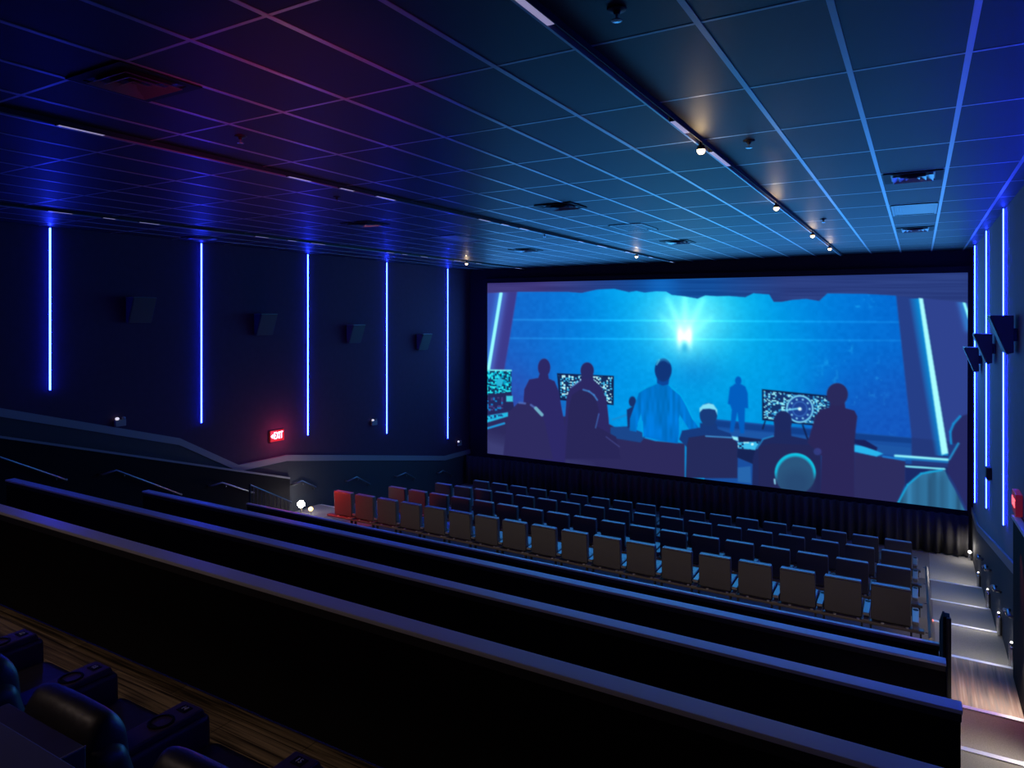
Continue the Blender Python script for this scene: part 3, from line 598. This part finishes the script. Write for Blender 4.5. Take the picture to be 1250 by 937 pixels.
for k, (px, py) in enumerate([(1194,677),(1203,690),(1214,715),(1231,745)]):
    p = onx(px, py, XR-0.09); handrail(-1, XR-0.02, p[1]-0.2, p[2]-0.01, p[1], p[2], p[1]+0.5, p[2]-0.16, 'short steel handrail on the right wall, %s' % ['nearest the screen','second from the screen','second from the knee wall','nearest the knee wall'][k])
# low metal rail along the seat side of the right aisle stairs
t = thing('aisle_rail', 'low pale metal rail along the right aisle stairs beside the seats', 'rail', (0.13, 10.3, -4.63))
pa = ony(1136.6, 780, 10.3); pb = ony(1131, 692, 16.1)
ya = [(pa[0]-0.13, 0, pa[2]+4.63), (pb[0]-0.13, 5.8, pb[2]+4.63)]
m = MB(); m.tube(ya, 0.028, 4); m.build('rail', M['rail'], t)
for y, z in ((10.6,-4.63),(12.5,-4.9),(14.2,-5.17),(16.0,-5.45)):
    k = (y-10.3)/5.8; zt = ya[0][2]+(ya[1][2]-ya[0][2])*k; xx = ya[0][0]+(ya[1][0]-ya[0][0])*k
    MB().tube([(xx,y-10.3,z+4.63),(xx,y-10.3,zt)], 0.012, 8).build('post', M['rail'], t); MB().tube([(xx,y-10.3,zt),(xx-0.06,y-10.3,zt)], 0.008, 8).build('bracket', M['rail'], t)
p = ony(1138, 756, 12.3); t = thing('marker_light', 'tiny red marker light on the stair edge of the right aisle', 'marker light', (p[0], p[1], p[2]-.02)); MB().lathe([(0.02,0),(0.018,0.02),(0.006,0.026)], seg=12).build('lens', M['tinyred'], t)

# ------------------------------------------------------------------ step lights
def step_light(x, y, zf, sgn, label, power, h, col=(1.0,0.92,0.78)):
    t = thing('step_light', label, 'step light', (x, y, zf), 'step lights at the foot of the walls')
    for dy in (-0.07, 0.07): MB().lathe([(0.030,0),(0.030,h-0.02),(0.02,h)], c=(0,dy,0), seg=14).build('tube', M['chrome'], t, smooth=False)
    MB().lathe([(0.010,h-.005),(0.017,h+.003),(0.010,h+.018)], c=(0,0.07,0), seg=12).build('bulb', M['lamp_step'], t)
    MB().box(-0.02, 0.02, -0.10, 0.10, 0.0, 0.012).build('base_plate', M['chrome'], t)
    l = bpy.data.lights.new('step_glow', 'SPOT'); l.energy = power; l.color = col; l.shadow_soft_size = 0.12; l.spot_size = math.radians(160); l.spot_blend = 1.0
    o = bpy.data.objects.new('step_glow', l); C.objects.link(o); o.location = (x+sgn*0.14, y+0.25, zf+0.75+Z0); dv = Vector((sgn*0.5, 0.15, -0.8)); o.rotation_euler = dv.to_track_quat('-Z','Y').to_euler()
xs_ = XR-0.05
for k, (px, zf, pt) in enumerate(((1194.5,-5.45,700),(1206,-5.17,721),(1219.5,-4.9,750),(1235.5,-4.63,787))):
    p = onx(px, pt, xs_); step_light(xs_, p[1], zf, -1, 'twin steel tube step light on the right wall, %s' % ['nearest the screen','second from the screen','third from the screen','nearest the knee wall'][k], 24, max(0.25, min(0.6, p[2]-zf)))
    print('STEP', p, p[2]-zf)
t = thing('corner_lamp', 'bright white lamp in the right front corner beside the drape', 'lamp', (0.98, 18.6, -5.45)); MB().lathe([(0.04,0),(0.04,0.03),(0.03,0.16)], seg=14).build('base', M['chrome'], t); MB().lathe([(0.02,0.16),(0.04,0.18),(0.03,0.21),(0.01,0.22)], seg=14).build('bulb', M['lamp_step'], t)
l = bpy.data.lights.new('corner_glow', 'POINT'); l.energy = 5; l.color = (1,.93,.84); l.shadow_soft_size = .08; o = bpy.data.objects.new('corner_glow', l); C.objects.link(o); o.location = (0.9, 18.45, -5.1+Z0)
l = bpy.data.lights.new('aisle_glow', 'POINT'); l.energy = 2.5; l.color = (1,.95,.86); l.shadow_soft_size = .05
o = bpy.data.objects.new('aisle_glow', l); C.objects.link(o); pg = ony(366, 613, 11.05); o.location = (pg[0], pg[1], pg[2]+Z0)
p = ony(367.5, 615, 11.3); q = ony(379.5, 621, 11.5)
for (pp, lm, s, lab) in ((p,'lamp_white',.075,'large glaring white floor lamp by the left aisle, beside the small railing'),(q,'lamp_amber',.05,'amber floor lamp between the white lamp and the first red seat')):
    t = thing('aisle_lamp', lab, 'lamp', (pp[0], pp[1], -4.63)); hh = pp[2]+4.63
    MB().lathe([(0.03,0),(0.02,0.03),(0.015,hh-s)], seg=12).build('stem', M['chrome'], t); MB().lathe([(s*.4,hh-s),(s,hh-s*.4),(s,hh+s*.4),(s*.4,hh+s)], seg=14).build('bulb', M[lm], t)
# upper stairs of the right aisle
for y, z, pw in ((9.3,-4.35,32),(7.6,-4.08,32),(6.4,-3.8,32)): 
    l = bpy.data.lights.new('stair_glow', 'SPOT'); l.energy = pw; l.color = (1.0,0.86,0.70); l.spot_size = math.radians(140); l.spot_blend = .9; l.shadow_soft_size = .08
    o = bpy.data.objects.new('stair_glow', l); C.objects.link(o); o.location = (0.93, y, z+0.6+Z0); o.rotation_euler = Vector((-0.6,-0.1,-0.8)).to_track_quat('-Z','Y').to_euler()

# small wall fixtures
for px, py, lab in ((147,516,'small white emergency light on the left wall above the grey rail'),(457,516,'small emergency light left of the fourth LED strip'),(561,541.5,'tiny white wall box right of the last left LED strip'),(578,529.5,'tiny wall box beside the left edge of the screen')):
    p = onx(px, py, XL+.06); t = thing('wall_fixture', lab, 'wall light', (XL+.02, p[1], p[2])); MB().box(0, 0.06, -0.10, 0.10, -0.06, 0.06).build('housing', M['trim'], t, bevel=.008)
    for dy in (-0.06, 0.06): MB().lathe([(0.02,0.06),(0.034,0.075),(0.03,0.10),(0.012,0.11)], c=(0.04,dy,0), seg=12).build('lamp_head', M['tiny'] if dy < 0 else M['arm'], t)
p = onx(1206, 577, XR-.05); t = thing('wall_fixture', 'small black wall box between the two far LED strips on the right wall', 'wall light', (XR, p[1], p[2])); MB().box(-0.08, 0, -0.09, 0.09, -0.10, 0.10).build('housing', M['black'], t, bevel=.01); MB().lathe([(0.03,-.1),(0.03,-.12),(0.012,-.13)], c=(-.04,0,0), seg=12).build('lens', M['arm'], t)

# ------------------------------------------------------------------ fixed cinema seats
def make_seat():
    r = thing('cinema_seat', '', 'seat', (0,0,0))
    m = MB(); m.prism([(0.0,0.89),(0.03,0.895),(0.05,0.42),(0.025,0.40)], 'x', -0.245, 0.245); m.build('back_shell', M['shell'], r, bevel=0.012)
    m = MB(); m.prism([(0.028,0.905),(0.115,0.895),(0.135,0.80),(0.125,0.60),(0.16,0.44),(0.052,0.40)], 'x', -0.242, 0.242); m.build('backrest', M['seat'], r, bevel=0.018, bseg=3)
    MB().box(-0.232, 0.232, 0.012, 0.106, 0.885, 0.902).build('lit_top', M['seattop_lit'], r, bevel=0.005)  # pale sheet over the back's top, carries the painted screen light
    bk = [c for c in bpy.data.objects if c.parent == r and c.name.startswith('backrest')][0]
    for y, z in ((0.014, 0.900), (0.106, 0.900)): MB().tube([(-0.232, y, z), (0.232, y, z)], 0.007, 6).build('piping', M['arm'], bk)
    m = MB(); m.prism([(0.06,0.38),(0.10,0.48),(0.45,0.50),(0.585,0.485),(0.60,0.42),(0.55,0.36),(0.10,0.345)], 'x', -0.238, 0.238); m.build('seat', M['seat'], r, bevel=0.025, bseg=3)
    m = MB(); m.prism([(-0.042,0.03),(0.042,0.03),(0.045,0.50),(0.038,0.56),(-0.038,0.56),(-0.045,0.50)], 'z', 0.432, 0.475); a = m.build('armrest', M['arm'], r, bevel=0.01); a.location = (0.297, 0, 0)
    m = MB(); m.lathe([(0.036,0.474),(0.036,0.478),(0.031,0.4785),(0.030,0.4765)], c=(0,0.49,0), seg=18); c = m.build('cup_holder', M['cup'], a)
    MB().box(0.275, 0.325, 0.12, 0.42, 0.30, 0.435).build('arm_support', M['black'], r, bevel=0.006)
    MB().box(0.255, 0.340, -0.05, 0.10, 0.395, 0.41).build('bracket', M['arm'], r, bevel=0.003)
    return r
seat0 = make_seat()
ROWS = [(10.9,-4.63,'in the back row nearest the half wall'),(12.62,-4.9,'in the second row from the half wall'),(14.37,-5.17,'in the third row from the half wall'),(16.1,-5.45,'in the front row nearest the screen')]
XSL = [-10.843, -10.805, -10.75, -10.728]; PIT = [0.6035, 0.6005, 0.597, 0.595]
first = True
for ri, (y, zf, rl) in enumerate(ROWS):
    for k in range(18):
        s = seat0 if first else copy_tree(seat0); first = False
        s.location = (XSL[ri]+0.245+PIT[ri]*k, y, zf+Z0)
        w = 'from the left' if k < 9 else 'from the right aisle'; kk = k if k < 9 else 17-k
        tint = 'red-lit ' if (ri == 0 and k < 2) or (ri == 1 and k < 2) else ''
        s['label'] = '%sblack cinema seat, %s %s, %s' % (tint, ORD[kk], w, rl) if not (k in (0, 17)) else '%sblack cinema seat at the %s end, %s' % (tint, 'left' if k == 0 else 'right aisle', rl)
        s['group'] = 'fixed cinema seats in four rows'
def make_beam():
    t = thing('seat_beam', '', 'seat beam', (0,0,0)); L0, L1 = -0.42, 0.6*17+0.40
    MB().box(L0, L1, -0.03, 0.07, 0.345, 0.388).build('beam', M['beam'], t, bevel=0.008)
    for k in range(18):
        for dx in (-0.028, 0.028):
            x = 0.6*k+0.3+dx*2
            MB().box(x-0.012, x+0.012, 0.0, 0.05, 0.0, 0.345).build('leg', M['black'], t)
    for k in range(36):
        o = MB().lathe([(0.022,0.386),(0.022,0.396),(0.012,0.400)], c=(0.3*k-0.1, -0.012, 0), seg=10).build('bolt', M['bolt'], t)
    return t
b0 = make_beam()
for ri, (y, zf, rl) in enumerate(ROWS):
    b = b0 if ri == 0 else copy_tree(b0); b.location = (XSL[ri]+0.245, y, zf+Z0); b.scale.x = PIT[ri]/0.6
    b['label'] = 'long steel beam under the seats ' + rl; b['group'] = 'steel beams under the seat rows'

# ------------------------------------------------------------------ recliners
def rounded(mb_pts, axis, a, b, name, m, parent, bev, bs=4): mm = MB(); mm.prism(mb_pts, axis, a, b); return mm.build(name, m, parent, bevel=bev, bseg=bs)
def make_recliner(num):
    r = thing('recliner', '', 'recliner', (0,0,0))
    rounded([(0.40,0.16),(0.36,0.43),(0.55,0.46),(1.05,0.45),(1.10,0.40),(1.09,0.16)], 'x', -0.305, 0.305, 'seat', M['leather'], r, 0.05)
    rounded([(1.06,0.06),(1.06,0.38),(1.13,0.38),(1.13,0.06)], 'x', -0.30, 0.30, 'footrest', M['leather'], r, 0.025)
    rounded([(0.18,0.30),(0.16,1.02),(0.30,1.02),(0.46,0.46),(0.44,0.30)], 'x', -0.27, 0.27, 'backrest', M['leather'], r, 0.06)
    m = MB(); n_ = 24; ring = []                                     # head cushion: a thick roll with rounded, gathered ends
    prof = [(-0.262,0.3),(-0.258,0.62),(-0.245,0.86),(-0.215,0.97),(-0.15,1.0),(0,1.02),(0.15,1.0),(0.215,0.97),(0.245,0.86),(0.258,0.62),(0.262,0.3)]
    for x, s in [(x_*0.95-0.025, s_) for x_, s_ in prof]:
        i = len(m.v)
        for k in range(n_):
            a = 2*PI*k/n_; pz = 0.145*math.sin(a); py = 0.085*math.cos(a)
            if s < 0.9: pz += 0.006*math.sin(5*a)
            m.v.append((x, 0.255+py*s+(0.03 if pz < 0 else 0)*abs(pz)/0.155, 0.975+pz*s))
        ring.append(i)
    for a, b in zip(ring, ring[1:]):
        for k in range(n_): q = (k+1) % n_; m.f.append((a+k,a+q,b+q,b+k)); m.mi.append(0)
    m.f.append(tuple(ring[0]+k for k in range(n_))[::-1]); m.f.append(tuple(ring[-1]+k for k in range(n_))); m.mi += [0,0]
    m.build('head_cushion', M['leather'], r, smooth=True, subd=1)
    sh_ = rounded([(0.05,0.10),(0.05,1.08),(0.145,1.08),(0.145,0.10)], 'x', -0.27, 0.27, 'back_panel', M['rshell'], r, 0.008, 2)
    MB().tube([(0.268,0.052,1.081),(0.268,0.143,1.081)], 0.004, 6).build('piping', M['piping'], sh_)
    rounded([(0.30,0.05),(0.30,0.575),(1.06,0.575),(1.075,0.05)], 'x', 0.315, 0.485, 'console', M['console'], r, 0.03)
    top = rounded([(0.34,0.575),(0.34,0.605),(1.02,0.615),(1.035,0.575)], 'x', 0.325, 0.475, 'console_top', M['console'], r, 0.010, 3)
    m = MB(); m.lathe([(0.060,0.607),(0.060,0.617),(0.050,0.619),(0.049,0.612)], c=(0.40,0.845,0), seg=28); ch = m.build('cup_holder', M['cup'], top)
    MB().box(0.368, 0.432, 0.945, 0.995, 0.612, 0.6165).build('number_plate', M['cup'], top, bevel=.001)
    text(num, 0.036, M['white'], top, Matrix.Translation((0.40, 0.970, 0.6185)), 'seat_number')
    MB().box(-0.25, 0.25, 0.2, 1.0, 0, 0.16).build('base', M['black'], r)
    return r
for k, num in enumerate(('12','13','14','15','16')):
    xc = -2.73 + 0.8*(k-3)
    r = make_recliner(num); r.location = (xc-0.0, 1.165, -2.55+Z0)
    # recliner whose console carries this number stands left of it
    r['label'] = 'black leather recliner with console numbered %s, bottom left of the photo' % num if k < 4 else 'black leather recliner at the bottom edge, rightmost, only its head cushion in frame'
    r['group'] = 'leather recliners in the nearest row'

# ------------------------------------------------------------------ other light of the room and added fill lights
def light(kind, name, loc, energy, col, size=0.1, aim=None, spot=None):
    l = bpy.data.lights.new(name, kind); l.energy = energy; l.color = col
    if kind == 'AREA': l.size = size
    else: l.shadow_soft_size = size
    if spot: l.spot_size = math.radians(spot); l.spot_blend = 1.0
    o = bpy.data.objects.new(name, l); C.objects.link(o); o.location = (loc[0], loc[1], loc[2]+Z0)
    if aim: o.rotation_euler = (Vector(aim)-Vector(loc)).to_track_quat('-Z','Y').to_euler()
    return o
light('SPOT', 'red_fill_seats', (-11.45, 10.3, -3.6), 110, (1.0,0.05,0.03), 0.06, (-10.5,11.2,-4.12), 85)  # added red spot reddening the first seats, apart from the EXIT sign
light('POINT', 'exit_glow_wall', (XL+0.3, 11.12, -2.73), 12, (1.0,0.10,0.18), 0.1)
light('AREA', 'warm_fill_rear', (-6.0, -1.0, H-.1), 20, (1.0,0.74,0.66), 0.5)  # added unseen fill behind the camera, belongs to no track lamp
light('SPOT', 'exit_glow_right', (0.9, 9.6, -2.6), 42, (1.0,0.16,0.10), 0.1, (0.5,8.9,-4.35), 80)
light('SPOT', 'red_fill_ceiling', (0.7, 0.2, -0.5), 800, (1.0,0.02,0.11), 0.2, (-4.6,4.0,1.55), 24)  # added red spot for the ceiling's red patch, no sign stands here
def strip(name, x0, x1, y, z, energy, col, w, aim):
    l = bpy.data.lights.new(name, 'AREA'); l.shape = 'RECTANGLE'; l.size = x1-x0; l.size_y = w; l.energy = energy; l.color = col
    o = bpy.data.objects.new(name, l); C.objects.link(o); o.location = ((x0+x1)/2, y, z+Z0); o.rotation_euler = Vector((0, aim[0], aim[1])).to_track_quat('-Z','Y').to_euler()
l = bpy.data.lights.new('screen_fill', 'AREA'); l.shape = 'RECTANGLE'; l.size = 12.9; l.size_y = 2.7; l.energy = 350; l.color = (0.06, 0.36, 1.0)  # added unseen area light, strengthens what the picture itself emits
o = bpy.data.objects.new('screen_fill', l); C.objects.link(o); o.location = (-5.57, 18.9, -0.3+Z0); o.rotation_euler = Vector((0,-1,0)).to_track_quat('-Z','Y').to_euler()
strip('cove_strip', -10.9, 0.1, 9.62, -4.15, 15, (1.0,0.80,0.62), 0.04, (1,-0.25))
strip('recliner_strip', -8.0, -1.0, 2.36, -2.3, 1.6, (1.0,0.80,0.58), 0.04, (0.25,-1))

w = bpy.data.worlds.new('world'); sc.world = w; w.use_nodes = True
w.node_tree.nodes['Background'].inputs['Color'].default_value = (0.02,0.01,0.05,1); w.node_tree.nodes['Background'].inputs['Strength'].default_value = 0.02
sc.view_settings.view_transform = 'Standard'; sc.view_settings.look = 'None'; sc.view_settings.exposure = 0; sc.view_settings.gamma = 1; sc.view_settings.use_curve_mapping = False
sc.cycles.use_denoising = True; sc.cycles.sample_clamp_indirect = 4; sc.cycles.max_bounces = 6
try: sc.cycles.denoiser = 'OPENIMAGEDENOISE'
except Exception: pass
